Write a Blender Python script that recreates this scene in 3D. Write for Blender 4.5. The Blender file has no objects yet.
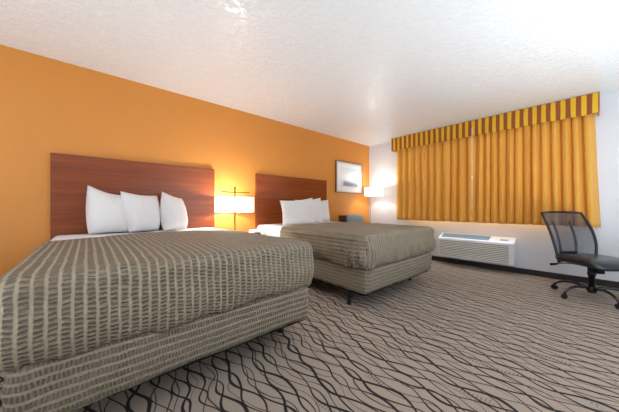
import bpy, bmesh, math, random
from mathutils import Vector, Matrix, noise
random.seed(7)
PI = math.pi
sc = bpy.context.scene
C = sc.collection

# ------------------------------------------------------------------ helpers
def tag(o, label=None, cat=None, group=None, kind=None):
    if label: o['label'] = label
    if cat: o['category'] = cat
    if group: o['group'] = group
    if kind: o['kind'] = kind
    return o

def thing(name, label, cat, loc=(0, 0, 0), rz=0, group=None):
    o = bpy.data.objects.new(name, None); C.objects.link(o)
    o.location = loc; o.rotation_euler = (0, 0, rz); o.empty_display_size = .1
    return tag(o, label, cat, group)

def obj(name, bm, mat, parent=None, smooth=False, bevel=0, seg=2, angle=None):
    me = bpy.data.meshes.new(name)
    bmesh.ops.recalc_face_normals(bm, faces=bm.faces)
    bm.to_mesh(me); bm.free()
    o = bpy.data.objects.new(name, me); C.objects.link(o)
    for m in (mat if isinstance(mat, (list, tuple)) else [mat]): me.materials.append(m)
    if smooth:
        for p in me.polygons: p.use_smooth = True
    if parent: o.parent = parent
    if bevel:
        b = o.modifiers.new('bevel', 'BEVEL'); b.width = bevel; b.segments = seg
        b.limit_method = 'ANGLE'; b.angle_limit = math.radians(40)
        for p in me.polygons: p.use_smooth = True
        w = o.modifiers.new('wn', 'WEIGHTED_NORMAL'); w.keep_sharp = True
    return o

def bx(bm, x0, x1, y0, y1, z0, z1, mat=0, M=None):
    ps = [(x0,y0,z0),(x1,y0,z0),(x1,y1,z0),(x0,y1,z0),(x0,y0,z1),(x1,y0,z1),(x1,y1,z1),(x0,y1,z1)]
    vs = [bm.verts.new(M @ Vector(p) if M else p) for p in ps]
    for f in ((0,3,2,1),(4,5,6,7),(0,1,5,4),(1,2,6,5),(2,3,7,6),(3,0,4,7)):
        bm.faces.new([vs[i] for i in f]).material_index = mat
    return bm

def BX(*a, **k):
    return bx(bmesh.new(), *a, **k)

def tube(bm, pts, r, n=12, caps=True):
    """a tube along points; r number or list"""
    pts = [Vector(p) for p in pts]
    rs = r if isinstance(r, (list, tuple)) else [r]*len(pts)
    rings = []; up = None
    for i, p in enumerate(pts):
        t = (pts[min(i+1, len(pts)-1)] - pts[max(i-1, 0)]).normalized()
        if up is None:
            up = Vector((0, 0, 1)) if abs(t.z) < .9 else Vector((1, 0, 0))
        a = (up - t*up.dot(t)).normalized(); up = a; b = t.cross(a)
        rings.append([bm.verts.new(p + (a*math.cos(2*PI*k/n) + b*math.sin(2*PI*k/n))*rs[i]) for k in range(n)])
    for i in range(len(rings)-1):
        for k in range(n):
            bm.faces.new((rings[i][k], rings[i][(k+1) % n], rings[i+1][(k+1) % n], rings[i+1][k]))
    if caps:
        bm.faces.new(rings[0][::-1]); bm.faces.new(rings[-1])
    return bm

def lathe(bm, prof, c=(0, 0, 0), n=32):
    """profile of (r, z)"""
    rings = []
    for r, z in prof:
        if r < 1e-5: rings.append([bm.verts.new((c[0], c[1], c[2]+z))])
        else: rings.append([bm.verts.new((c[0]+r*math.cos(2*PI*k/n), c[1]+r*math.sin(2*PI*k/n), c[2]+z)) for k in range(n)])
    for a, b in zip(rings, rings[1:]):
        for k in range(n):
            k2 = (k+1) % n
            if len(a) == 1 and len(b) == 1: continue
            if len(a) == 1: bm.faces.new((a[0], b[k2], b[k]))
            elif len(b) == 1: bm.faces.new((a[k], a[k2], b[0]))
            else: bm.faces.new((a[k], a[k2], b[k2], b[k]))
    return bm

def grid(bm, fn, nu, nv, mat=0, closed_u=False):
    vs = [[bm.verts.new(fn(i/nu, j/nv)) for j in range(nv+1)] for i in range(nu if closed_u else nu+1)]
    L = len(vs)
    for i in range(nu):
        for j in range(nv):
            bm.faces.new((vs[i][j], vs[(i+1) % L][j], vs[(i+1) % L][j+1], vs[i][j+1])).material_index = mat
    return vs

def sbox(bm, c, s, e=4.0, n=24):
    """a rounded cushion block (superellipsoid), centre c, half sizes s"""
    def f(u, v):
        a = u*2*PI; b = (v-.5)*PI
        sg = lambda x, p: math.copysign(abs(x)**(2/p), x)
        return (c[0]+s[0]*sg(math.cos(b), e)*sg(math.cos(a), e), c[1]+s[1]*sg(math.cos(b), e)*sg(math.sin(a), e), c[2]+s[2]*sg(math.sin(b), 2.8))
    grid(bm, f, n*2, n, closed_u=True)
    bmesh.ops.remove_doubles(bm, verts=bm.verts, dist=1e-4)
    return bm

def fbm(x, y, z=0, o=3):
    v = 0; a = 1
    for i in range(o):
        v += a*noise.noise(Vector((x, y, z))); x *= 2; y *= 2; z = z*2+3.1; a *= .5
    return v

# ------------------------------------------------------------------ materials
def s2l(c):
    return tuple((x/12.92 if x <= .04045 else ((x+.055)/1.055)**2.4) for x in (v/255 for v in c)) + (1,)

class NT:
    def __init__(s, name):
        s.m = bpy.data.materials.new(name); s.m.use_nodes = True
        s.n = s.m.node_tree; s.n.nodes.clear()
        s.out = s.new('ShaderNodeOutputMaterial')
    def new(s, t, **k):
        o = s.n.nodes.new(t)
        for a, b in k.items(): setattr(o, a, b)
        return o
    def lk(s, a, b): s.n.links.new(a, b)
    def put(s, inp, v):
        if hasattr(v, 'node'): s.lk(v, inp)
        else: inp.default_value = v
    def math(s, op, a, b=None, c=None, clamp=False):
        o = s.new('ShaderNodeMath', operation=op, use_clamp=clamp)
        s.put(o.inputs[0], a)
        if b is not None: s.put(o.inputs[1], b)
        if c is not None: s.put(o.inputs[2], c)
        return o.outputs[0]
    def mix(s, f, a, b):
        o = s.new('ShaderNodeMix', data_type='RGBA')
        s.put(o.inputs[0], f); s.put(o.inputs[6], a); s.put(o.inputs[7], b)
        return o.outputs[2]
    def coord(s, kind='Object'):
        return s.new('ShaderNodeTexCoord').outputs[kind]
    def mapping(s, vec, scale=(1, 1, 1), loc=(0, 0, 0), rot=(0, 0, 0)):
        o = s.new('ShaderNodeMapping'); s.lk(vec, o.inputs[0])
        o.inputs['Scale'].default_value = scale; o.inputs['Location'].default_value = loc; o.inputs['Rotation'].default_value = rot
        return o.outputs[0]
    def noise(s, vec, scale, detail=3, rough=.5, dim='3D', out='Fac'):
        o = s.new('ShaderNodeTexNoise', noise_dimensions=dim)
        if vec is not None: s.lk(vec, o.inputs['Vector'])
        o.inputs['Scale'].default_value = scale; o.inputs['Detail'].default_value = detail; o.inputs['Roughness'].default_value = rough
        return o.outputs[out]
    def ramp(s, f, stops, interp='LINEAR'):
        o = s.new('ShaderNodeValToRGB'); s.lk(f, o.inputs[0]); cr = o.color_ramp; cr.interpolation = interp
        while len(cr.elements) < len(stops): cr.elements.new(.5)
        for e, (p, c) in zip(cr.elements, stops):
            e.position = p; e.color = c if len(c) == 4 else tuple(c)+(1,)
        return o.outputs[0]
    def smooth(s, v, a, b, c=0.0, d=1.0):
        o = s.new('ShaderNodeMapRange', interpolation_type='SMOOTHSTEP')
        s.put(o.inputs[0], v); o.inputs[1].default_value = a; o.inputs[2].default_value = b
        o.inputs[3].default_value = c; o.inputs[4].default_value = d
        return o.outputs[0]
    def bump(s, h, strength=.3, dist=.01, normal=None):
        o = s.new('ShaderNodeBump'); s.lk(h, o.inputs['Height'])
        o.inputs['Strength'].default_value = strength; o.inputs['Distance'].default_value = dist
        if normal is not None: s.lk(normal, o.inputs['Normal'])
        return o.outputs[0]
    def pbr(s, col, rough=.5, normal=None, metal=0, **k):
        b = s.new('ShaderNodeBsdfPrincipled')
        s.put(b.inputs['Base Color'], col); s.put(b.inputs['Roughness'], rough); b.inputs['Metallic'].default_value = metal
        if normal is not None: s.lk(normal, b.inputs['Normal'])
        for a, v in k.items(): s.put(b.inputs[a.replace('_', ' ')], v)
        s.lk(b.outputs[0], s.out.inputs[0]); s.b = b
        return s.m

def plain(name, rgb, rough=.5, metal=0, grain=0.0, gs=80, **k):
    t = NT(name); co = t.coord()
    n = t.noise(co, gs, 3)
    c = s2l(rgb); d = tuple(x*.88 for x in c[:3])+(1,)
    nm = t.bump(n, grain, .002) if grain else None
    return t.pbr(t.mix(n, d, c), rough, nm, metal, **k)

def mat_wall(name, rgb, strength=.35, rough=.6):
    t = NT(name); co = t.coord()
    n = t.noise(co, 55, 4, .55); n2 = t.noise(co, 2.5, 2)
    c = s2l(rgb); d = tuple(x*.94 for x in c[:3])+(1,)
    return t.pbr(t.mix(n2, d, c), rough, t.bump(n, strength, .006))

def mat_ceiling():
    t = NT('ceiling_knockdown'); co = t.coord()
    n = t.noise(co, 26, 5, .6); v = t.smooth(n, .42, .62); n2 = t.noise(co, 90, 2)
    h = t.math('ADD', v, t.math('MULTIPLY', n2, .25))
    return t.pbr(s2l((236, 240, 241)), .27, t.bump(h, .5, .006), 0, Specular_IOR_Level=1.0)

def mat_carpet():
    t = NT('carpet_wavy_lines'); co = t.coord()
    sx = t.new('ShaderNodeSeparateXYZ'); t.lk(co, sx.inputs[0]); X, Y = sx.outputs[0], sx.outputs[1]
    w1 = t.noise(co, 1.6, 2); w2 = t.noise(t.mapping(co, loc=(7, 3, 0)), 2.6, 2)
    S = .118; L = .46
    def family(off, sign, phase, wn, wid, S=.092, L=.40, k=.36):
        # wandering sine lines running along x
        ph = t.math('MULTIPLY', t.math('SUBTRACT', wn, .5), 5.0)
        xs = t.math('ADD', t.math('MULTIPLY', X, 2*PI/L), t.math('ADD', ph, phase))
        a = t.math('MULTIPLY', t.math('SINE', xs), sign*S*k)
        yy = t.math('ADD', t.math('ADD', Y, off), t.math('ADD', a, t.math('MULTIPLY', t.math('SUBTRACT', w1, .5), .10)))
        q = t.math('DIVIDE', yy, S)
        fr = t.math('SUBTRACT', t.math('FRACT', q), .5)
        d = t.math('ABSOLUTE', fr)
        cell = t.math('FLOOR', q)
        th = t.math('ADD', wid, t.math('MULTIPLY', t.math('SINE', t.math('ADD', t.math('MULTIPLY', X, 7.0), t.math('MULTIPLY', cell, 2.4))), wid*.45))
        return t.math('SUBTRACT', 1.0, t.smooth(t.math('SUBTRACT', d, th), -.008, .016))
    A = family(0, 1, 0, w1, .068)
    B = family(.02, -1, .5, w1, .050)
    D = family(.05, 1, 2.2, w2, .026, .105, .55, .42)
    line = t.math('MAXIMUM', A, B)
    line = t.math('MAXIMUM', line, t.math('MULTIPLY', D, .85))
    # small bead chains in some of the leaves
    xs = t.math('MULTIPLY', X, 55.0)
    yb = t.math('ABSOLUTE', t.math('SUBTRACT', t.math('FRACT', t.math('ADD', t.math('DIVIDE', Y, S*3), t.math('MULTIPLY', t.math('SINE', t.math('MULTIPLY', X, 9.0)), .10))), .5))
    dot = t.math('MULTIPLY', t.math('GREATER_THAN', t.math('SINE', t.math('MULTIPLY', xs, 6.2)), .1), t.math('LESS_THAN', yb, .045))
    dot = t.math('MULTIPLY', dot, t.smooth(t.noise(t.mapping(co, loc=(3, 9, 0)), 4, 1), .5, .54))
    pile = t.noise(co, 320, 2); big = t.noise(co, 9, 3)
    base = t.mix(pile, s2l((138, 122, 108)), s2l((194, 178, 161)))
    base = t.mix(t.math('MULTIPLY', big, .5), base, s2l((160, 144, 130)))
    base = t.mix(t.math('MULTIPLY', dot, .55), base, s2l((96, 80, 72)))
    col = t.mix(line, base, s2l((26, 8, 16)))
    h = t.math('ADD', pile, t.math('MULTIPLY', line, -.3))
    return t.pbr(col, .95, t.bump(h, .6, .006), 0, Sheen_Weight=.04)

def mat_fabric(name, light, dark, su=.037, sv=.019, strength=1.0):
    """stripes of smooth cloth between puckered bands; UV in metres, u across the stripes"""
    t = NT(name); uv = t.coord('UV'); co = t.coord()
    sx = t.new('ShaderNodeSeparateXYZ'); t.lk(uv, sx.inputs[0]); U, V = sx.outputs[0], sx.outputs[1]
    n1 = t.noise(co, 14, 2); n2 = t.noise(t.mapping(co, loc=(4, 2, 1)), 30, 2)
    uu = t.math('ADD', t.math('DIVIDE', U, su), t.math('MULTIPLY', t.math('SUBTRACT', n1, .5), .3))
    band = t.math('ABSOLUTE', t.math('SUBTRACT', t.math('FRACT', uu), .5))
    puck = t.math('SUBTRACT', 1.0, t.smooth(band, .24, .40))   # 1 inside the puckered band
    cell = t.math('FLOOR', uu)
    vv = t.math('ADD', t.math('DIVIDE', V, sv), t.math('ADD', t.math('MULTIPLY', n2, 1.0), t.math('MULTIPLY', cell, .43)))
    rip = t.math('ADD', t.math('MULTIPLY', t.math('SINE', t.math('MULTIPLY', vv, 2*PI)), .5), .5)
    var = t.smooth(t.noise(t.mapping(co, loc=(1, 5, 2)), 11, 2), .3, .7, .45, 1.0)
    dk = t.math('ADD', t.math('MULTIPLY', puck, .17), t.math('MULTIPLY', t.math('MULTIPLY', puck, t.math('SUBTRACT', 1.0, rip)), t.math('MULTIPLY', var, .52)))
    h = t.math('ADD', t.math('MULTIPLY', t.math('MULTIPLY', puck, rip), 1.0), t.math('MULTIPLY', t.math('SUBTRACT', 1.0, puck), .75))
    h = t.math('ADD', h, t.math('MULTIPLY', t.noise(co, 22, 3), 1.2))
    weave = t.noise(co, 500, 1)
    col = t.mix(dk, s2l(light), s2l(dark))
    col = t.mix(t.math('MULTIPLY', weave, .25), col, s2l(dark))
    return t.pbr(col, .72, t.bump(h, strength, .012), 0, Sheen_Weight=.05)

def mat_linen(name, rgb):
    t = NT(name); co = t.coord()
    n = t.noise(co, 9, 4, .6); w = t.noise(co, 400, 1)
    h = t.math('ADD', n, t.math('MULTIPLY', w, .04))
    return t.pbr(s2l(rgb), .8, t.bump(h, .35, .02), 0, Sheen_Weight=.05)

def mat_wood(name, a, b, rough=.35, axis='y'):
    t = NT(name); co = t.coord()
    sc3 = {'y': (6, .35, 14), 'x': (.35, 6, 14), 'z': (8, 8, .4)}[axis]
    m = t.mapping(co, scale=sc3)
    n = t.noise(m, 2.2, 6, .62); f = t.noise(t.mapping(co, scale=tuple(x*5 for x in sc3)), 3, 3, .6)
    g = t.math('ADD', t.math('MULTIPLY', n, .75), t.math('MULTIPLY', f, .25))
    c = t.ramp(g, [(.32, s2l(a)), (.68, s2l(b))])
    return t.pbr(c, rough, t.bump(f, .08, .002))

def mat_valance():
    t = NT('valance_stripes'); co = t.coord()
    sx = t.new('ShaderNodeSeparateXYZ'); t.lk(co, sx.inputs[0])
    s = t.math('ADD', sx.outputs[0], t.math('MULTIPLY', sx.outputs[1], -1.0))
    fr = t.math('FRACT', t.math('DIVIDE', t.math('ADD', s, .012), STRIPE))
    m = t.smooth(t.math('ABSOLUTE', t.math('SUBTRACT', fr, .5)), .235, .262)
    thin = t.smooth(t.math('ABSOLUTE', t.math('SUBTRACT', fr, .5)), .03, .015)
    w = t.noise(t.mapping(co, scale=(1, 1, .3)), 300, 2)
    c = t.mix(m, s2l((232, 184, 24)), s2l((150, 74, 22)))
    c = t.mix(t.math('MULTIPLY', w, .22), c, s2l((110, 60, 20)))
    return t.pbr(c, .6, t.bump(w, .15, .002))

def mat_curtain():
    t = NT('curtain_gold'); co = t.coord()
    w = t.noise(t.mapping(co, scale=(1, 1, .2)), 260, 2)
    c = t.mix(t.math('MULTIPLY', w, .12), s2l((236, 174, 68)), s2l((216, 150, 52)))
    d = t.new('ShaderNodeBsdfPrincipled'); t.lk(c, d.inputs['Base Color']); d.inputs['Roughness'].default_value = .62
    d.inputs['Sheen Weight'].default_value = .15
    
    tr = t.new('ShaderNodeBsdfTranslucent'); t.lk(c, tr.inputs[0])
    mx = t.new('ShaderNodeMixShader'); mx.inputs[0].default_value = .05
    t.lk(d.outputs[0], mx.inputs[1]); t.lk(tr.outputs[0], mx.inputs[2]); t.lk(mx.outputs[0], t.out.inputs[0])
    return t.m

def mat_shade():
    t = NT('lamp_shade_linen'); co = t.coord()
    w = t.noise(t.mapping(co, scale=(1, 1, 3)), 200, 2)
    c = t.mix(w, s2l((250, 246, 236)), s2l((240, 234, 222)))
    d = t.new('ShaderNodeBsdfPrincipled'); t.lk(c, d.inputs['Base Color']); d.inputs['Roughness'].default_value = .8
    d.inputs['Emission Color'].default_value = (1, .93, .84, 1); d.inputs['Emission Strength'].default_value = SHADE_E
    t.lk(d.outputs[0], t.out.inputs[0])
    return t.m

def mat_mesh_back():
    t = NT('chair_mesh'); uv = t.coord('UV'); co = t.coord()
    w = t.new('ShaderNodeTexVoronoi'); w.inputs['Scale'].default_value = 190; t.lk(co, w.inputs['Vector'])
    holes = t.smooth(w.outputs[0], .30, .46)
    d = t.new('ShaderNodeBsdfPrincipled'); d.inputs['Base Color'].default_value = s2l((26, 36, 52)); d.inputs['Roughness'].default_value = .25
    d.inputs['Specular IOR Level'].default_value = .9
    tr = t.new('ShaderNodeBsdfTransparent')
    mx = t.new('ShaderNodeMixShader'); t.put(mx.inputs[0], t.math('MULTIPLY', holes, .42))
    t.lk(d.outputs[0], mx.inputs[1]); t.lk(tr.outputs[0], mx.inputs[2]); t.lk(mx.outputs[0], t.out.inputs[0])
    return t.m

def mat_print():
    t = NT('seascape_print'); co = t.coord('UV')
    sx = t.new('ShaderNodeSeparateXYZ'); t.lk(co, sx.inputs[0]); U, V = sx.outputs[0], sx.outputs[1]
    n = t.noise(t.mapping(co, scale=(2.5, 7, 1)), 2.4, 5, .6)
    v = t.math('ADD', V, t.math('MULTIPLY', t.math('SUBTRACT', n, .5), .16))
    sky = t.ramp(v, [(0, s2l((214, 222, 232))), (.3, s2l((222, 228, 234))), (.6, s2l((232, 234, 236))), (1, s2l((206, 222, 236)))])
    band = t.math('MULTIPLY', t.smooth(v, .02, .08), t.smooth(v, .42, .18))
    band = t.math('MULTIPLY', band, t.smooth(t.math('ADD', U, t.math('MULTIPLY', n, .3)), .22, .36))
    sky = t.mix(t.math('MULTIPLY', band, .8), sky, s2l((84, 98, 116)))
    return t.pbr(sky, .35)

STRIPE = .094
SHADE_E = 1.8
M = dict(
    orange=mat_wall('orange_paint', (216, 141, 58), .4, .5),
    white=mat_wall('off_white_paint', (222, 226, 232), .25, .6),
    ceiling=mat_ceiling(), carpet=mat_carpet(),
    spread=mat_fabric('bedspread_seersucker', (170, 156, 132), (68, 57, 44)),
    boxcover=mat_fabric('box_spring_seersucker', (166, 154, 132), (74, 64, 50), .036, .014, .8),
    linen=mat_linen('white_pillowcase', (232, 231, 230)), sheet=mat_linen('white_sheet', (240, 240, 243)),
    mattress=mat_linen('mattress_ticking', (225, 222, 214)),
    head=mat_wood('cherry_laminate', (112, 47, 12), (152, 74, 24), .3),
    night=mat_wood('cherry_laminate_cabinet', (112, 44, 18), (152, 72, 34), .35),
    dark=plain('dark_rubber_baseboard', (44, 34, 36), .5),
    black_metal=plain('black_steel', (28, 27, 28), .4, .3),
    black_plastic=plain('black_plastic', (20, 23, 30), .34, 0, .2),
    leather=plain('black_leather', (24, 27, 33), .3, 0, .25, 160, Coat_Weight=.3),
    chrome=plain('dark_chrome', (72, 74, 80), .22, .9),
    steel=plain('dull_nickel', (50, 47, 44), .7, 0),
    ac=plain('white_enamel', (236, 238, 240), .38), ac_grille=plain('cream_louvre_plastic', (214, 212, 204), .45),
    ac_back=plain('grey_grille_backing', (112, 110, 108), .6), ac_vent=plain('blue_grey_vent', (138, 166, 180), .5), lcd=plain('dark_display', (30, 34, 38), .2),
    valance=mat_valance(), curtain=mat_curtain(), shade=mat_shade(), mesh=mat_mesh_back(),
    frame=plain('bronze_frame_edge', (104, 82, 66), .4, .4), silver=plain('pale_silver_frame', (206, 206, 208), .4, .3), mat=plain('white_mount_board', (240, 240, 238), .7), art=mat_print(),
    grey=plain('grey_upholstery', (142, 146, 150), .85, 0, .4, 200), walnut=mat_wood('dark_stained_wood', (62, 34, 22), (92, 54, 34), .4, 'z'),
    plastic_white=plain('white_plastic', (236, 236, 232), .4), frame_alu=plain('white_window_frame', (232, 234, 236), .45),
    wand=plain('clear_white_wand', (245, 245, 240), .3), brass=plain('brass_knob', (190, 160, 100), .3, 1),
)
def glass():
    t = NT('window_glass'); b = t.new('ShaderNodeBsdfTransparent'); b.inputs[0].default_value = (.93, .96, .97, 1)
    g = t.new('ShaderNodeBsdfGlossy'); g.inputs['Roughness'].default_value = .02
    mx = t.new('ShaderNodeMixShader'); mx.inputs[0].default_value = .06
    t.lk(b.outputs[0], mx.inputs[1]); t.lk(g.outputs[0], mx.inputs[2]); t.lk(mx.outputs[0], t.out.inputs[0])
    return t.m
M['glass'] = glass()

# ------------------------------------------------------------------ the room
W, D, H = 4.75, 7.6, 2.44
def struct(name, bm, m, parent=None, **k):
    o = obj(name, bm, m, parent, **k)
    return tag(o, kind='structure')
struct('floor', BX(-.15, W+.15, -D-.15, .15, -.12, 0), M['carpet'])
struct('ceiling', BX(-.15, W+.15, -D-.15, .15, H, H+.12), M['ceiling'])
struct('wall_left', BX(-.15, 0, -D-.15, .15, 0, H), M['orange'])
struct('wall_right', BX(W, W+.15, -D-.15, .15, 0, H), M['white'])
struct('wall_rear', BX(0, W, -D-.15, -D, 0, H), M['white'])
WX0, WX1, WZ0, WZ1 = .95, 3.32, .84, 2.12
b = BX(0, WX0, 0, .15, 0, H); bx(b, WX1, W, 0, .15, 0, H); bx(b, WX0, WX1, 0, .15, 0, WZ0); bx(b, WX0, WX1, 0, .15, WZ1, H)
struct('wall_window', b, M['white'])
b = bmesh.new()
for a in ((WX0, WX1, WZ0, WZ0+.05), (WX0, WX1, WZ1-.05, WZ1), (WX0, WX0+.05, WZ0+.05, WZ1-.05), (WX1-.05, WX1, WZ0+.05, WZ1-.05), (2.11, 2.16, WZ0+.05, WZ1-.05)):
    bx(b, a[0], a[1], .06, .12, a[2], a[3])
win = struct('window_1', b, M['frame_alu'], bevel=.004)
for xa, xb in ((WX0+.05, 2.11), (2.16, WX1-.05)):
    obj('pane', BX(xa, xb, .085, .091, WZ0+.05, WZ1-.05), M['glass'], win)
def base(name, *a):
    struct(name, BX(*a), M['dark'], bevel=.004)
BH = .083
base('baseboard_window', .012, W-.012, -.012, 0, 0, BH)
base('baseboard_left', 0, .012, -D, 0, 0, BH)
base('baseboard_right', W-.012, W, -D, 0, 0, BH)
base('baseboard_rear', .012, W-.012, -D, -D+.012, 0, BH)

# ------------------------------------------------------------------ headboards
def headboard(y0, y1, label):
    t = thing('headboard', label, 'headboard', (0, (y0+y1)/2, 0), 0, 'headboards on the orange wall')
    h = (y1-y0)/2
    obj('panel', BX(.002, .042, -h, h, .12, 1.528), M['head'], t, bevel=.003)
    for s in (-1, 1):
        obj('leg', BX(.004, .04, s*h*.8-.05, s*h*.8+.05, 0, .12), M['head'], t)
    return t
headboard(-5.2, -3.64, 'reddish-brown wooden headboard behind the near bed at left')
headboard(-2.997, -1.464, 'reddish-brown wooden headboard behind the far bed, beside the framed picture')

# ------------------------------------------------------------------ beds
XH, XF, HW = .05, 2.06, .75
ZB, ZM, ZT = .185, .435, .742
def uv_by_normal(me, swap=False, x_head=None):
    uvl = me.uv_layers.new(name='UVMap')
    for p in me.polygons:
        n = p.normal
        for li in p.loop_indices:
            v = me.vertices[me.loops[li].vertex_index].co
            if abs(n.z) > .62: u, w = v.y, v.x
            elif abs(n.x) > abs(n.y): u, w = (v.y, v.z) if not swap else (v.z, v.y)
            else: u, w = (v.x, v.z) if not swap else (v.z, v.x)
            # the cloth on the long sides: stripes keep running along x
            if not swap and abs(n.z) <= .62 and abs(n.x) <= abs(n.y): u, w = v.z, v.x
            uvl.data[li].uv = (u, w)

def perimeter(x0, x1, hw, r, foot=True, step=.02):
    """path round left side, foot, right side: list of (x, y, nx, ny, spine x)"""
    P = []
    n = int((x1-r-x0)/step)
    for i in range(n): P.append((x0+(x1-r-x0)*i/n, -hw, 0, -1))
    if foot:
        for i in range(13):
            a = -PI/2+PI/2*i/12; P.append((x1-r+r*math.cos(a), -hw+r+r*math.sin(a), math.cos(a), math.sin(a)))
        m = int((2*hw-2*r)/step)
        for i in range(1, m): P.append((x1, -hw+r+(2*hw-2*r)*i/m, 1, 0))
        for i in range(13):
            a = PI/2*i/12; P.append((x1-r+r*math.cos(a), hw-r+r*math.sin(a), math.cos(a), math.sin(a)))
        for i in range(1, n+1): P.append((x1-r-(x1-r-x0)*i/n, hw, 0, 1))
    return P

def cloth(x0, x1, hw, z0, z1, rtop, seed, foot=True, thick=.012, amp=1.0, bulge=.02, hem=.03, fold=0):
    bm = bmesh.new()
    if foot:
        P = perimeter(x0, x1, hw, .10)
        xs = x1-hw*.8
        spine = lambda x: (min(x, xs), 0)
        cols = []
        for k, (x, y, nx, ny) in enumerate(P):
            col = []
            s = k*.02
            hz = z0+hem*fbm(s*3.1, seed)+hem*.7*noise.noise(Vector((s*17, seed, 2)))
            nv = 16
            for j in range(nv+1):                       # the drop
                f = j/nv; z = hz+(z1-rtop-hz)*f
                bul = bulge*math.sin(PI*min(1, f*1.1)**.8)-.022*(1-f)**3
                wr = amp*(.010*fbm(x*2.2+seed, y*2.2, z*3)+.006*(1-f)**1.5*noise.noise(Vector((s*16, z*5, seed)))+.010*math.exp(-((f-.12)/.10)**2)*noise.noise(Vector((s*9, 3, seed))))
                if fold:            # the tucked fold at the foot corner
                    d = s-fold
                    wr += (.030*math.exp(-(d/.026)**2)-.022*math.exp(-((d-.05)/.018)**2)-.016*math.exp(-((d+.05)/.018)**2)+.014*math.exp(-((d+.09)/.022)**2))*(1-f)**.5
                wr += amp*(.009*noise.noise(Vector((s*11+z*7, z*5, seed+9)))+.008*(1-f)**2*noise.noise(Vector((s*30, z*8, seed+4))))
                o = bul+wr
                col.append((x+nx*o, y+ny*o, z))
            for j in range(1, 9):                       # the rounded edge
                a = PI/2*j/8; o = -rtop*(1-math.cos(a))
                z = z1-rtop+rtop*math.sin(a)
                wr = amp*.010*fbm(x*2.2+seed, y*2.2, z*3)
                o += wr*(1-j/8)
                col.append((x+nx*o, y+ny*o, z+amp*.006*fbm(x*3+seed, y*3)*(j/8)))
            ex, ey = x-nx*rtop, y-ny*rtop
            sx, sy = spine(x)
            if abs(ny) > .99: sx = min(ex, xs)
            for j in range(1, 25):
                f = j/24
                xx, yy = ex+(sx-ex)*f, ey+(sy-ey)*f
                crown = .018*(1-(yy/hw)**2)
                col.append((xx, yy, z1+amp*.006*fbm(xx*3+seed, yy*3)+crown*min(1, f*2)))
            cols.append([bm.verts.new(c) for c in col])
        for a, b2 in zip(cols, cols[1:]):
            for j in range(len(a)-1):
                bm.faces.new((a[j], b2[j], b2[j+1], a[j+1]))
        bmesh.ops.remove_doubles(bm, verts=bm.verts, dist=.0015)
    else:
        prof = []
        for j in range(13): prof.append((-hw, z0+(z1-rtop-z0)*j/12, -1, 0))
        for j in range(1, 9):
            a = PI/2*j/8; prof.append((-hw+rtop*(1-math.cos(a)), z1-rtop+rtop*math.sin(a), 0, 0))
        for j in range(1, 40): prof.append((-hw+rtop+(2*hw-2*rtop)*j/40, z1, 0, 0))
        right = [(-y, z, -n, 0) for y, z, n, _ in prof[:21][::-1]]
        prof = prof+right
        N = int((x1-x0)/.025)
        rows = []
        for i in range(N+1):
            x = x0+(x1-x0)*i/N
            rows.append([bm.verts.new((x, y+n*amp*.008*fbm(x*4, z*4, seed), z+(.005*amp*fbm(x*5+seed, y*5) if n == 0 else 0))) for y, z, n, _ in prof])
        for a, b2 in zip(rows, rows[1:]):
            for j in range(len(a)-1): bm.faces.new((a[j], a[j+1], b2[j+1], b2[j]))
    return bm

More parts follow.
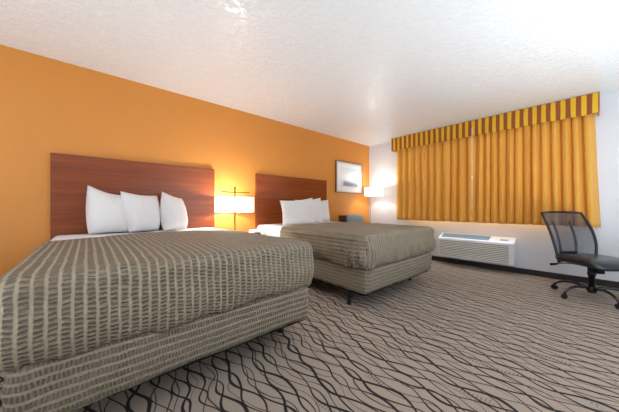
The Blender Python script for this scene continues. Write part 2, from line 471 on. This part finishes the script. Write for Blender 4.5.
def make_bed(yc, label, blabel, slabel, seed, fold=0):
    t = thing('bed', label, 'bed', (0, yc, 0), 0, 'queen beds')
    # steel frame
    b = bmesh.new()
    for s in (-1, 1): bx(b, XH+.05, XF-.06, s*(HW-.06)-.02, s*(HW-.06)+.02, ZB-.035, ZB-.002)
    for x in (XH+.05, 1.0, XF-.10): bx(b, x, x+.04, -HW+.08, HW-.08, ZB-.034, ZB-.003)
    obj('bed_frame', b, M['black_metal'], t)
    for x, y in ((.3, -.68), (.3, .68), (1.1, 0), (1.77, -.66), (1.77, .66)):
        b = bmesh.new(); tube(b, [(x, y, .03), (x, y, ZB-.03)], .016, 12); tube(b, [(x, y, 0), (x, y, .035)], [.026, .02], 12)
        obj('leg', b, M['black_metal'], t, smooth=True)
    # wrapped box spring
    P = perimeter(XH, XF, HW-.005, .06)
    bm = bmesh.new(); cols = []
    for k, (x, y, nx, ny) in enumerate(P):
        s = k*.02; col = []
        zb = ZB+.012*noise.noise(Vector((s*2.5, seed, 1)))+.006*noise.noise(Vector((s*13, seed, 4)))
        for j in range(15):
            f = j/14; z = zb+(ZM-zb)*f
            o = -.03*(1-f)**4*.6-.02*f**10+.008*fbm(s*1.8, z*5, seed)+.004*noise.noise(Vector((s*9, z*24, seed+5)))
            col.append((x+nx*o, y+ny*o, z))
        cols.append([bm.verts.new((x-nx*.05, y-ny*.05, zb+.004))]+[bm.verts.new(c) for c in col]+[bm.verts.new((x-nx*.06, y-ny*.06, ZM))])
    for a, c in zip(cols, cols[1:]):
        for j in range(len(a)-1): bm.faces.new((a[j], c[j], c[j+1], a[j+1]))
    bm.faces.new([c[0] for c in cols]); bm.faces.new([c[-1] for c in cols][::-1])
    bm.faces.new(cols[0][::-1]+cols[-1])
    o = obj('box_spring', bm, M['boxcover'], t, smooth=True)
    uv_by_normal(o.data, swap=True)
    # mattress
    b = BX(XH, XF-.035, -HW+.035, HW-.035, ZM+.002, ZT-.022)
    obj('mattress', b, M['mattress'], t, bevel=.05, seg=4)
    # sheet and bedspread
    bm = cloth(XH+.01, .80, HW+.012, ZM+.03, ZT-.002, .05, seed+3, foot=False)
    s = obj('bed_sheet', bm, M['sheet'], None, smooth=True); s.location = (0, yc, 0)
    so = s.modifiers.new('s', 'SOLIDIFY'); so.thickness = .006; so.offset = -1
    tag(s, slabel, 'sheet', 'white sheets')
    bm = cloth(.70, XF+.022, HW+.038, ZM-.012, ZT+.010, .072, seed, fold=fold, amp=1.5 if fold else 1.0)
    s = obj('bedspread', bm, M['spread'], None, smooth=True); s.location = (0, yc, 0)
    uv_by_normal(s.data)
    so = s.modifiers.new('s', 'SOLIDIFY'); so.thickness = .009; so.offset = -1
    tag(s, blabel, 'bedspread', 'striped bedspreads')
    return t
make_bed(-4.425, 'near bed at left with grey-beige striped box spring cover', 'grey-taupe puckered stripe bedspread on the near left bed', 'white sheet under the pillows of the near left bed', 1.3)
make_bed(-2.235, 'far bed nearer the window with striped box spring cover and black leg', 'grey-taupe puckered stripe bedspread on the far bed by the window', 'white sheet folded out at the head of the far bed', 8.7, 1.24)

# ------------------------------------------------------------------ pillows
def pillow(w, h, th, loc, rz, lean, label, group, corners, seed):
    """stands on its long edge; corners = extra (dy, dz) for the four ears: bl, br, tl, tr"""
    bm = bmesh.new(); N = 26
    def pt(u, v, side):
        a, c = 2*u-1, 2*v-1
        tt = max(0, (1-abs(a)**3.2)*(1-abs(c)**3.0))**.55
        pin = 1-.07*(1-abs(a)**1.5)*abs(c)**2
        pw = 1-(.08 if w > .5 else -.03)*(1-abs(c)**1.5)*abs(a)**2
        y = a*w/2*pw; z = h/2+c*h/2*pin
        k = ((1-u)*(1-v), u*(1-v), (1-u)*v, u*v)
        for i in range(4):
            e = k[i]**(1.7 if i > 1 else 2.6)
            y += corners[i][0]*e; z += corners[i][1]*e
        wr = .010*fbm(y*5+seed, z*5, seed)*tt+.006*noise.noise(Vector((a*6+c*3, c*2-a*4, seed)))*tt
        x = side*(th/2*tt)*(1.0-.25*c)+wr
        return (x, y, z)
    fr = [[bm.verts.new(pt(i/N, j/N, 1)) for j in range(N+1)] for i in range(N+1)]
    bk = [[fr[i][j] if i in (0, N) or j in (0, N) else bm.verts.new(pt(i/N, j/N, -1)) for j in range(N+1)] for i in range(N+1)]
    for g in (fr, bk):
        for i in range(N):
            for j in range(N):
                q = (g[i][j], g[i+1][j], g[i+1][j+1], g[i][j+1])
                bm.faces.new(q if g is fr else q[::-1])
    o = obj('pillow', bm, M['linen'], None, smooth=True)
    o.location = loc; o.rotation_euler = (0, -lean, rz)
    return tag(o, label, 'pillow', group)
PZ = ZT-.004
g = 'white pillows against the headboards'
R = math.radians
pillow(.37, .42, .23, (.225, -4.765, PZ), R(8), R(14), 'white pillow with tall pointed corner, leftmost on the near bed', g, [(.02, .01), (-.03, .012), (.03, .09), (-.01, -.01)], 1)
pillow(.35, .42, .23, (.245, -4.475, PZ), R(14), R(14), 'white middle pillow of the three on the near bed', g, [(.03, .01), (-.03, .012), (-.01, .035), (0, .0)], 2)
pillow(.30, .42, .23, (.285, -4.175, PZ), R(14), R(15), 'white narrow pillow with a peaked corner, rightmost on the near bed', g, [(.02, .01), (-.03, .012), (.05, .05), (-.03, -.03)], 3)
pillow(.66, .38, .14, (.44, -2.475, PZ), R(2), R(10), 'wide white pillow in front on the far bed', g, [(0, 0), (0, 0), (0, 0.0), (.03, .06)], 4)
pillow(.60, .40, .12, (.285, -2.10, PZ), R(2), R(9), 'white pillow half hidden between two others on the far bed', g, [(0, 0), (0, 0), (0, 0), (.02, .05)], 5)
pillow(.52, .40, .12, (.15, -1.735, PZ), R(1), R(7), 'white pillow rearmost and rightmost on the far bed', g, [(0, 0), (0, 0), (0, 0), (.0, .02)], 6)

# ------------------------------------------------------------------ nightstand and clock
t = thing('nightstand', 'reddish-brown nightstand between the two beds', 'nightstand', (0, -3.32, 0))
obj('cabinet', BX(.02, .42, -.27, .27, .06, .58), M['night'], t, bevel=.003)
obj('top', BX(.015, .44, -.29, .29, .58, .61), M['night'], t, bevel=.004)
obj('plinth', BX(.04, .40, -.25, .25, 0, .06), M['dark'], t)
for z0, z1 in ((.09, .31), (.33, .56)):
    d = obj('drawer', BX(.42, .438, -.255, .255, z0, z1), M['night'], t, bevel=.003)
    b = bmesh.new(); sbox(b, (.455, 0, (z0+z1)/2), (.016, .016, .016), 2, 8)
    obj('knob', b, M['brass'], d, smooth=True)
t = thing('alarm_clock', 'small white alarm clock with dark display on the nightstand', 'clock', (.27, -3.135, .61), R(-42))
b = bmesh.new()
prof = [(-.045, 0), (.05, 0), (.042, .055), (.02, .075), (-.045, .078)]
va = [b.verts.new((x, -.095, z)) for x, z in prof]; vb = [b.verts.new((x, .095, z)) for x, z in prof]
b.faces.new(va); b.faces.new(vb[::-1])
for i in range(5): b.faces.new((va[i], vb[i], vb[(i+1) % 5], va[(i+1) % 5]))
obj('body', b, M['plastic_white'], t, bevel=.006)
Mx = Matrix.Translation((.0475, 0, .030)) @ Matrix.Rotation(R(-8), 4, 'Y')
obj('display', bx(bmesh.new(), -.002, .002, -.015, .075, -.016, .018, M=Mx), M['lcd'], t)
b = bmesh.new()
for y in (-.05, -.02, .01): bx(b, -.03, -.01, y, y+.02, .077, .082)
obj('buttons', b, M['plastic_white'], t)

# ------------------------------------------------------------------ lamps
def bulb(loc, e):
    l = bpy.data.lights.new('bulb_light', 'POINT'); l.energy = e; l.color = (1, .95, .89); l.shadow_soft_size = .035
    o = bpy.data.objects.new('bulb_light', l); o.location = loc; C.objects.link(o); return o
def shade_mesh(c, r, z0, z1):
    b = bmesh.new()
    lathe(b, [(r, z0), (r, z1)], c, 64)
    for f in b.faces: f.smooth = True
    lathe(b, [(r-.004, z1), (r-.004, z0)], c, 64)
    vs = sorted(b.verts, key=lambda v: v.index)
    # rims
    for z in (z0, z1):
        lathe(b, [(r-.004, z), (r, z)], c, 64)
    bmesh.ops.remove_doubles(b, verts=b.verts, dist=1e-5)
    return b
def spider(b, c, r, z):
    for k in range(3):
        a = 2*PI*k/3+.3
        tube(b, [(c[0], c[1], z), (c[0]+r*math.cos(a), c[1]+r*math.sin(a), z)], .0022, 6)
    return b
def floor_lamp(label, sc_, r, z0, z1, pole, pole_top, bar, energy, basr=.10):
    """shade centre sc_ (x, y), pole stands at `pole`, an arm carries the shade"""
    t = thing('floor_lamp', label, 'lamp', (pole[0], pole[1], 0), 0, 'lit floor lamps')
    cx, cy = sc_[0]-pole[0], sc_[1]-pole[1]
    b = bmesh.new(); lathe(b, [(0, 0), (basr, 0), (basr, .012), (basr-.01, .02), (.02, .028), (.012, .05), (0, .05)], n=32)
    obj('base', b, M['steel'], t, smooth=True)
    b = bmesh.new(); tube(b, [(0, 0, .03), (0, 0, pole_top)], .0075, 12); sbox(b, (0, 0, pole_top), (.010, .010, .012), 2, 6)
    obj('pole', b, M['steel'], t, smooth=True)
    b = bmesh.new(); za = z1+.052 if bar else z1-.02
    tube(b, [(0, 0, za), (cx, cy, za)], .005, 8); tube(b, [(cx, cy, za), (cx, cy, z0+.06)], .004, 8)
    spider(b, (cx, cy), r-.003, z1-.012)
    obj('arm', b, M['steel'], t, smooth=True)
    if bar:
        b = bmesh.new(); rx, ry = math.cos(.844), math.sin(.844)
        tube(b, [(-rx*.165, -ry*.165, za+.012), (-rx*.08, -ry*.08, za+.003), (0, 0, za), (rx*.09, ry*.09, za-.003), (rx*.18, ry*.18, za-.003)], .0055, 8)
        obj('cross_bar', b, M['steel'], t, smooth=True)
    obj('lamp_shade', shade_mesh((cx, cy, 0), r, z0, z1), M['shade'], t)
    b = bmesh.new(); sbox(b, (cx, cy, z0+.075), (.028, .028, .04), 2, 8)
    tb = NT('bulb_glow'); e = tb.new('ShaderNodeEmission'); e.inputs[0].default_value = (1, .85, .65, 1); e.inputs[1].default_value = 6; tb.lk(e.outputs[0], tb.out.inputs[0])
    o = obj('bulb', b, tb.m, t, smooth=True); o.visible_shadow = True
    l = bulb((sc_[0], sc_[1], (z0+z1)/2+.03), energy)
    return t
floor_lamp('lit lamp with white drum shade and cross-bar pole between the beds', (.300, -3.472), .25, .945, 1.14, (.56, -3.59), 1.245, True, 17, .085)
floor_lamp('lit lamp with white drum shade in the corner by the curtain', (.372, -.372), .188, 1.255, 1.43, (.215, -.275), 1.42, False, 10, .10)

# ------------------------------------------------------------------ armchair in the corner
t = thing('armchair', 'grey upholstered armchair in the corner behind the far bed', 'armchair', (.1, -.905, 0))
b = bmesh.new(); sbox(b, (.13, 0, .60), (.10, .30, .265), 6, 20)
obj('backrest', b, M['grey'], t, smooth=True)
b = bmesh.new(); sbox(b, (.40, 0, .38), (.27, .25, .09), 5, 20)
obj('seat', b, M['grey'], t, smooth=True)
for s in (-1, 1):
    a = obj('arm', BX(.02, .66, s*.315-.03, s*.315+.03, .22, .64), M['grey'], t, bevel=.02)
    for x in (.06, .62): obj('leg', BX(x-.02, x+.02, s*.315-.02, s*.315+.02, 0, .22), M['walnut'], t, bevel=.003)
obj('seat_rail', BX(.04, .64, -.285, .285, .22, .30), M['walnut'], t)
obj('side_panel', BX(.03, .22, -.315, -.285, .22, .85), M['walnut'], t, bevel=.004)

# ------------------------------------------------------------------ framed picture
t = thing('framed_picture', 'framed pale seascape picture on the orange wall above the armchair', 'picture', (0, -.742, 1.64))
fw, fh = .435, .325
b = bmesh.new()
for a in ((-fw, fw, fh-.01, fh), (-fw, fw, -fh, -fh+.01), (-fw, -fw+.01, -fh+.01, fh-.01), (fw-.01, fw, -fh+.01, fh-.01)):
    bx(b, .002, .034, a[0], a[1], a[2], a[3])
obj('frame', b, M['frame'], t, bevel=.003)
b = bmesh.new(); gw, gh = fw-.01, fh-.01
for a in ((-gw, gw, gh-.035, gh), (-gw, gw, -gh, -gh+.035), (-gw, -gw+.035, -gh+.035, gh-.035), (gw-.035, gw, -gh+.035, gh-.035)):
    bx(b, .002, .028, a[0], a[1], a[2], a[3])
tag(obj('inner_frame', b, M['silver'], t, bevel=.006), 'pale silver inner moulding')
obj('mount', BX(.004, .016, -fw+.028, fw-.028, -fh+.028, fh-.028), M['mat'], t)
b = bmesh.new(); vs = [b.verts.new(p) for p in ((.018, -.29, -.20), (.018, .29, -.20), (.018, .29, .20), (.018, -.29, .20))]
b.faces.new(vs); vb = [b.verts.new((.0165, v.co.y, v.co.z)) for v in vs]; b.faces.new(vb[::-1])
for i in range(4): b.faces.new((vs[i], vb[i], vb[(i+1) % 4], vs[(i+1) % 4]))
o = obj('print', b, M['art'], t)
uvl = o.data.uv_layers.new(name='UVMap')
for p in o.data.polygons:
    for li in p.loop_indices:
        v = o.data.vertices[o.data.loops[li].vertex_index].co
        uvl.data[li].uv = ((v.y+.29)/.58, (v.z+.20)/.40)

# ------------------------------------------------------------------ air conditioner
t = thing('air_conditioner', 'white wall air conditioner with louvred front below the gold curtains', 'air conditioner', (1.61, 0, 0))
AW, AD = 1.085, .2
b = bmesh.new()
pr = [(-.003, .118), (-AD+.02, .118), (-AD, .14), (-AD, .455), (-AD+.015, .472), (-.003, .545)]
va = [b.verts.new((0, y, z)) for y, z in pr]; vb = [b.verts.new((AW, y, z)) for y, z in pr]
b.faces.new(va); b.faces.new(vb[::-1])
for i in range(6): b.faces.new((va[i], vb[i], vb[(i+1) % 6], va[(i+1) % 6]))
obj('body', b, M['ac'], t, bevel=.012, seg=3)
b = bmesh.new()
for i in range(10):
    z = .158+.0275*i
    Ms = Matrix.Translation((0, -AD-.003, z)) @ Matrix.Rotation(R(-28), 4, 'X')
    bx(b, .03, AW-.07, -.003, .003, -.0095, .0095, M=Ms)
fg = obj('front_grille', b, M['ac_grille'], t)
obj('grille_backing', BX(.03, AW-.07, -AD-.0012, -AD+.004, .145, .425), M['ac_back'], fg)
sl = (.545-.472)/(AD-.015)
def on_top(bm, x0, x1, ya, yb, z):  # box laid on the sloping top
    vs = []
    for zz in (z, z+.004):
        for x, y in ((x0, ya), (x1, ya), (x1, yb), (x0, yb)):
            vs.append(bm.verts.new((x, y, .472+sl*(y+AD-.015)+zz)))
    for f in ((0, 3, 2, 1), (4, 5, 6, 7), (0, 1, 5, 4), (1, 2, 6, 5), (2, 3, 7, 6), (3, 0, 4, 7)): bm.faces.new([vs[i] for i in f])
b = bmesh.new(); on_top(b, .05, .76, -AD+.035, -.035, .0)
vent = obj('top_vent', b, M['ac_vent'], t)
b = bmesh.new()
for i in range(7): on_top(b, .05, .76, -AD+.045+i*.018, -AD+.051+i*.018, .004)
obj('vent_blades', b, M['ac_vent'], vent)
b = bmesh.new(); on_top(b, .90, 1.0, -AD+.06, -.10, .001)
obj('control_panel', b, M['ac_vent'], t)

# ------------------------------------------------------------------ curtains and valance
def curtain(name, x0, x1, z0, z1, folds, label, seed, flare=0.0, yb=-.118):
    b = bmesh.new(); NU = folds*14; NV = 30
    def f(u, v):
        ph = u*folds*2*PI
        jit = .7*noise.noise(Vector((u*folds*.7, seed, 0)))
        s = 1-2*abs(math.sin((ph+jit*2.2)/2))**.8
        amp = .066*(.8+.35*noise.noise(Vector((u*folds*.5, 5, seed))))*(1-.25*v)
        x = x0+(x1-x0)*u+.010*math.cos(ph*2+jit)+flare*u**4*(1-v)
        x += .012*noise.noise(Vector((u*9, v*1.3, seed)))*(1-v)
        y = yb+s*amp+.006*noise.noise(Vector((u*14, v*2, seed)))
        z = z0+(z1-z0)*v+(.006*noise.noise(Vector((u*12, 0, seed))) if v == 0 else 0)
        return (x, y, z)
    grid(b, f, NU, NV)
    t = thing(name, label, 'curtain', ((x0+x1)/2, yb, 0), 0, 'gold curtain panels')
    bmesh.ops.translate(b, verts=b.verts, vec=(-(x0+x1)/2, -yb, 0))
    o = obj('drape', b, M['curtain'], t, smooth=True)
    so = o.modifiers.new('s', 'SOLIDIFY'); so.thickness = .003
    return t
CZ0, CZ1 = .755, 2.36
XS = 2.15
c1 = curtain('curtain', .752, XS+.03, CZ0, CZ1, 11, 'left gold curtain panel ending at the pull wand', 2.2)
c2 = curtain('curtain', XS+.03, 3.47, CZ0, CZ1, 13, 'right gold curtain panel, behind the office chair', 6.4, .05)
b = bmesh.new(); tube(b, [(0, 0, 1.00), (0, 0, 2.30)], .005, 8); tube(b, [(0, 0, .98), (0, 0, 1.01)], .008, 8)
sbox(b, (0, 0, 1.50), (.014, .012, .02), 2.5, 6)
o = obj('pull_wand', b, M['wand'], c1, smooth=True); o.location = (XS-(.752+XS+.03)/2+.02, -.16, 0)
b = bmesh.new(); tube(b, [(.74, -.06, 2.375), (3.50, -.06, 2.375)], .009, 10)
for x in (.8, 2.1, 3.4): bx(b, x-.008, x+.008, -.06, 0, 2.365, 2.385)
tag(obj('curtain_rail', b, M['frame_alu']), 'white rail holding the gold curtains behind the valance', 'rail')
VX0, VX1, VZ0, VZ1, VY = .702, 3.516, 2.18, 2.434, -.21
b = bmesh.new(); N = 120
def vf(u, v):
    L1 = -VY; tot = L1*2+(VX1-VX0); s = u*tot
    wav = .003*noise.noise(Vector((u*40, v*1.5, 0)))
    z = VZ0+(VZ1-VZ0)*v+(.004*math.sin(u*90) if v < .05 else 0)
    if s < L1: return (VX0, -.002-s, z)
    if s > L1+VX1-VX0: return (VX1, VY+(s-L1-(VX1-VX0))-.002, z)
    return (VX0+s-L1, VY+wav, z)
tot = -2*VY+VX1-VX0
us = sorted(set([i/160 for i in range(161)]+[(-VY)/tot, (-VY+VX1-VX0)/tot]))
cols = [[b.verts.new(vf(u, j/8)) for j in range(9)] for u in us]
for a, c in zip(cols, cols[1:]):
    for j in range(8): b.faces.new((a[j], c[j], c[j+1], a[j+1]))
t = thing('valance', 'yellow and rust striped valance box above the gold curtains', 'valance', (0, 0, 0))
o = obj('striped_fabric', b, M['valance'], t); so = o.modifiers.new('s', 'SOLIDIFY'); so.thickness = .012; so.offset = 0
obj('top_board', BX(VX0+.012, VX1-.012, VY+.012, -.002, VZ1-.02, VZ1-.003), M['night'], t)

# ------------------------------------------------------------------ office chair
t = thing('office_chair', 'black office chair with mesh back and leather seat by the window', 'office chair', (3.455, -.745, 0), R(-42))
# local +x is where the sitter faces
def bez(p, n=10):
    p = [Vector(q) for q in p]; out = []
    for i in range(n+1):
        s = i/n; q = p[:]
        while len(q) > 1: q = [q[k].lerp(q[k+1], s) for k in range(len(q)-1)]
        out.append(q[0])
    return out
b = bmesh.new()
lathe(b, [(0, .06), (.035, .06), (.042, .085), (.042, .12), (.03, .13), (0, .13)], n=24)
obj('base_hub', b, M['black_plastic'], t, smooth=True, )
for k in range(5):
    a = 2*PI*k/5+R(42+16)
    ca, sa = math.cos(a), math.sin(a)
    b = bmesh.new()
    pts = bez([(.02*ca, .02*sa, .105), (.16*ca, .16*sa, .15), (.27*ca, .27*sa, .135), (.325*ca, .325*sa, .062)], 12)
    tube(b, pts, [.017-.006*i/12 for i in range(13)], 12)
    leg = obj('base_arm', b, M['chrome'], t, smooth=True)
    ang = a+.7+k
    cx, cy = .325*ca, .325*sa
    b = bmesh.new()
    dx, dy = math.cos(ang), math.sin(ang)
    for s in (-1, 1):
        tube(b, [(cx+dx*.007*s, cy+dy*.007*s, .027), (cx+dx*.022*s, cy+dy*.022*s, .027)], [.027, .025], 20)
    tube(b, [(cx, cy, .04), (cx, cy, .068)], .008, 10)
    bx(b, cx-.012, cx+.012, cy-.012, cy+.012, .045, .058)
    obj('castor', b, M['black_plastic'], leg, smooth=False)
b = bmesh.new()
lathe(b, [(0, .12), (.028, .12), (.028, .25), (.036, .255), (.036, .285), (.030, .29), (.034, .30), (.034, .335), (.026, .34), (.026, .36), (0, .36)], n=24)
obj('gas_column', b, M['black_plastic'], t, smooth=True)
b = BX(-.12, .10, -.07, .07, .345, .385); bx(b, .03, .10, -.035, .035, .29, .35)
obj('tilt_mechanism', b, M['black_metal'], t, bevel=.006)
b = bmesh.new()
tube(b, bez([(-.04, -.02, .355), (-.14, -.08, .355), (-.20, -.14, .35), (-.235, -.165, .325)], 8), .006, 8)
tube(b, [(-.225, -.155, .330), (-.275, -.20, .312)], [.012, .015], 10)
obj('lever', b, M['black_plastic'], t, smooth=True)
b = bmesh.new()
def seatf(u, v):
    a = u*2*PI; bb = (v-.5)*PI
    sg = lambda x, p: math.copysign(abs(x)**(2/p), x)
    x = .25*sg(math.cos(bb), 5)*sg(math.cos(a), 5); y = .245*sg(math.cos(bb), 5)*sg(math.sin(a), 5); z = .047*sg(math.sin(bb), 2.6)
    z -= .04*max(0, (x-.12)/.13)**2          # waterfall front
    z += .012*(y/.245)**2 if z > 0 else 0
    return (x+.02, y, z+.418)
grid(b, seatf, 56, 20, closed_u=True); bmesh.ops.remove_doubles(b, verts=b.verts, dist=1e-4)
obj('seat', b, M['leather'], t, smooth=True)
# back: curved and reclined mesh in a frame, narrowing towards the bottom
def bp(u, v):
    w = .235-.035*abs(v-.62)**1.3*2+.01*v
    w = .235+.022*math.sin(PI*min(1, v*.75+.15))-.04*(1-v)**3
    y = (2*u-1)*w
    z = .365+.585*v-.012*(2*u-1)**2*v
    x = -.235-.17*v**1.25+.05*math.sin(PI*v*.9)+.075*(2*u-1)**2*(1-.3*v)
    return Vector((x, y, z))
b = bmesh.new(); grid(b, lambda u, v: bp(u, v), 24, 28)
o = obj('mesh_back', b, M['mesh'], t, smooth=True)
back = o
b = bmesh.new()
loop = [bp(0, j/16) for j in range(17)]+[bp(i/12, 1) for i in range(1, 13)]+[bp(1, 1-j/16) for j in range(1, 17)]+[bp(1-i/12, 0) for i in range(1, 12)]
loop.append(loop[0]); tube(b, loop, .0135, 10, caps=False)
obj('back_frame', b, M['black_plastic'], t, smooth=True)
b = bmesh.new()
for s in (-1, 1):
    tube(b, [bp(.5+s*.20, j/10)+Vector((-.03, 0, 0)) for j in range(0, 9)], [.012]*9, 8)
tube(b, [bp(.3+i*.04, .16)+Vector((-.03, 0, 0)) for i in range(11)], [.02]*11, 8)
obj('lumbar_support', b, M['black_plastic'], t, smooth=True)
b = bmesh.new(); tube(b, bez([(-.10, 0, .365), (-.24, 0, .35), (-.28, 0, .38), (-.265, 0, .46)], 8), .022, 10)
obj('back_bracket', b, M['black_metal'], t, smooth=True)

# ------------------------------------------------------------------ light
wd = bpy.data.worlds.new('world'); sc.world = wd; wd.use_nodes = True
bg = wd.node_tree.nodes['Background']; bg.inputs[0].default_value = (.72, .86, 1, 1); bg.inputs[1].default_value = 3.0
def area(name, loc, rot, sx, sy, e, col):
    l = bpy.data.lights.new(name, 'AREA'); l.shape = 'RECTANGLE'; l.size = sx; l.size_y = sy; l.energy = e; l.color = col
    o = bpy.data.objects.new(name, l); o.location = loc; o.rotation_euler = rot; C.objects.link(o); return o
area('daylight_through_window', ((WX0+WX1)/2, .25, 1.5), (R(-90), 0, 0), 2.3, 1.25, 70, (.80, .90, 1))
area('overhead_fill', (3.6, -6.4, H-.06), (0, 0, 0), 1.0, 1.0, 5, (1, .97, .93))  # weak fill added behind the camera, no real fixture
area('ceiling_uplight_fill', (4.15, -2.5, .35), (R(180), 0, 0), .9, 2.4, 44, (.84, .92, 1))  # added uplight, out of frame at right, to brighten the ceiling
area('second_ceiling_uplight_fill', (2.4, -6.5, .35), (R(180), 0, 0), 2.2, 1.2, 40, (.86, .93, 1))  # another added uplight, behind the camera, for the left of the ceiling
def pl(name, loc, e, col, r):
    l = bpy.data.lights.new(name, 'POINT'); l.energy = e; l.color = col; l.shadow_soft_size = r
    o = bpy.data.objects.new(name, l); o.location = loc; C.objects.link(o)
pl('right_side_fill', (4.45, -2.6, 1.35), 10, (.86, .93, 1), .16)  # unseen fill point added for the far part of the room, no real lamp

# ------------------------------------------------------------------ camera
cam = bpy.data.cameras.new('camera'); co = bpy.data.objects.new('camera', cam); C.objects.link(co)
cam.sensor_width = 36; cam.lens = 249.87/619*36; cam.shift_y = 1.3/619; cam.clip_start = .02
co.location = (3.4464, -4.9377, 1.0084); co.rotation_euler = (PI/2, 0, .844)
sc.camera = co
vs = sc.view_settings
vs.view_transform = 'Standard'; vs.look = 'None'; vs.exposure = .65; vs.gamma = 1; vs.use_curve_mapping = False
sc.cycles.max_bounces = 10; sc.cycles.diffuse_bounces = 6
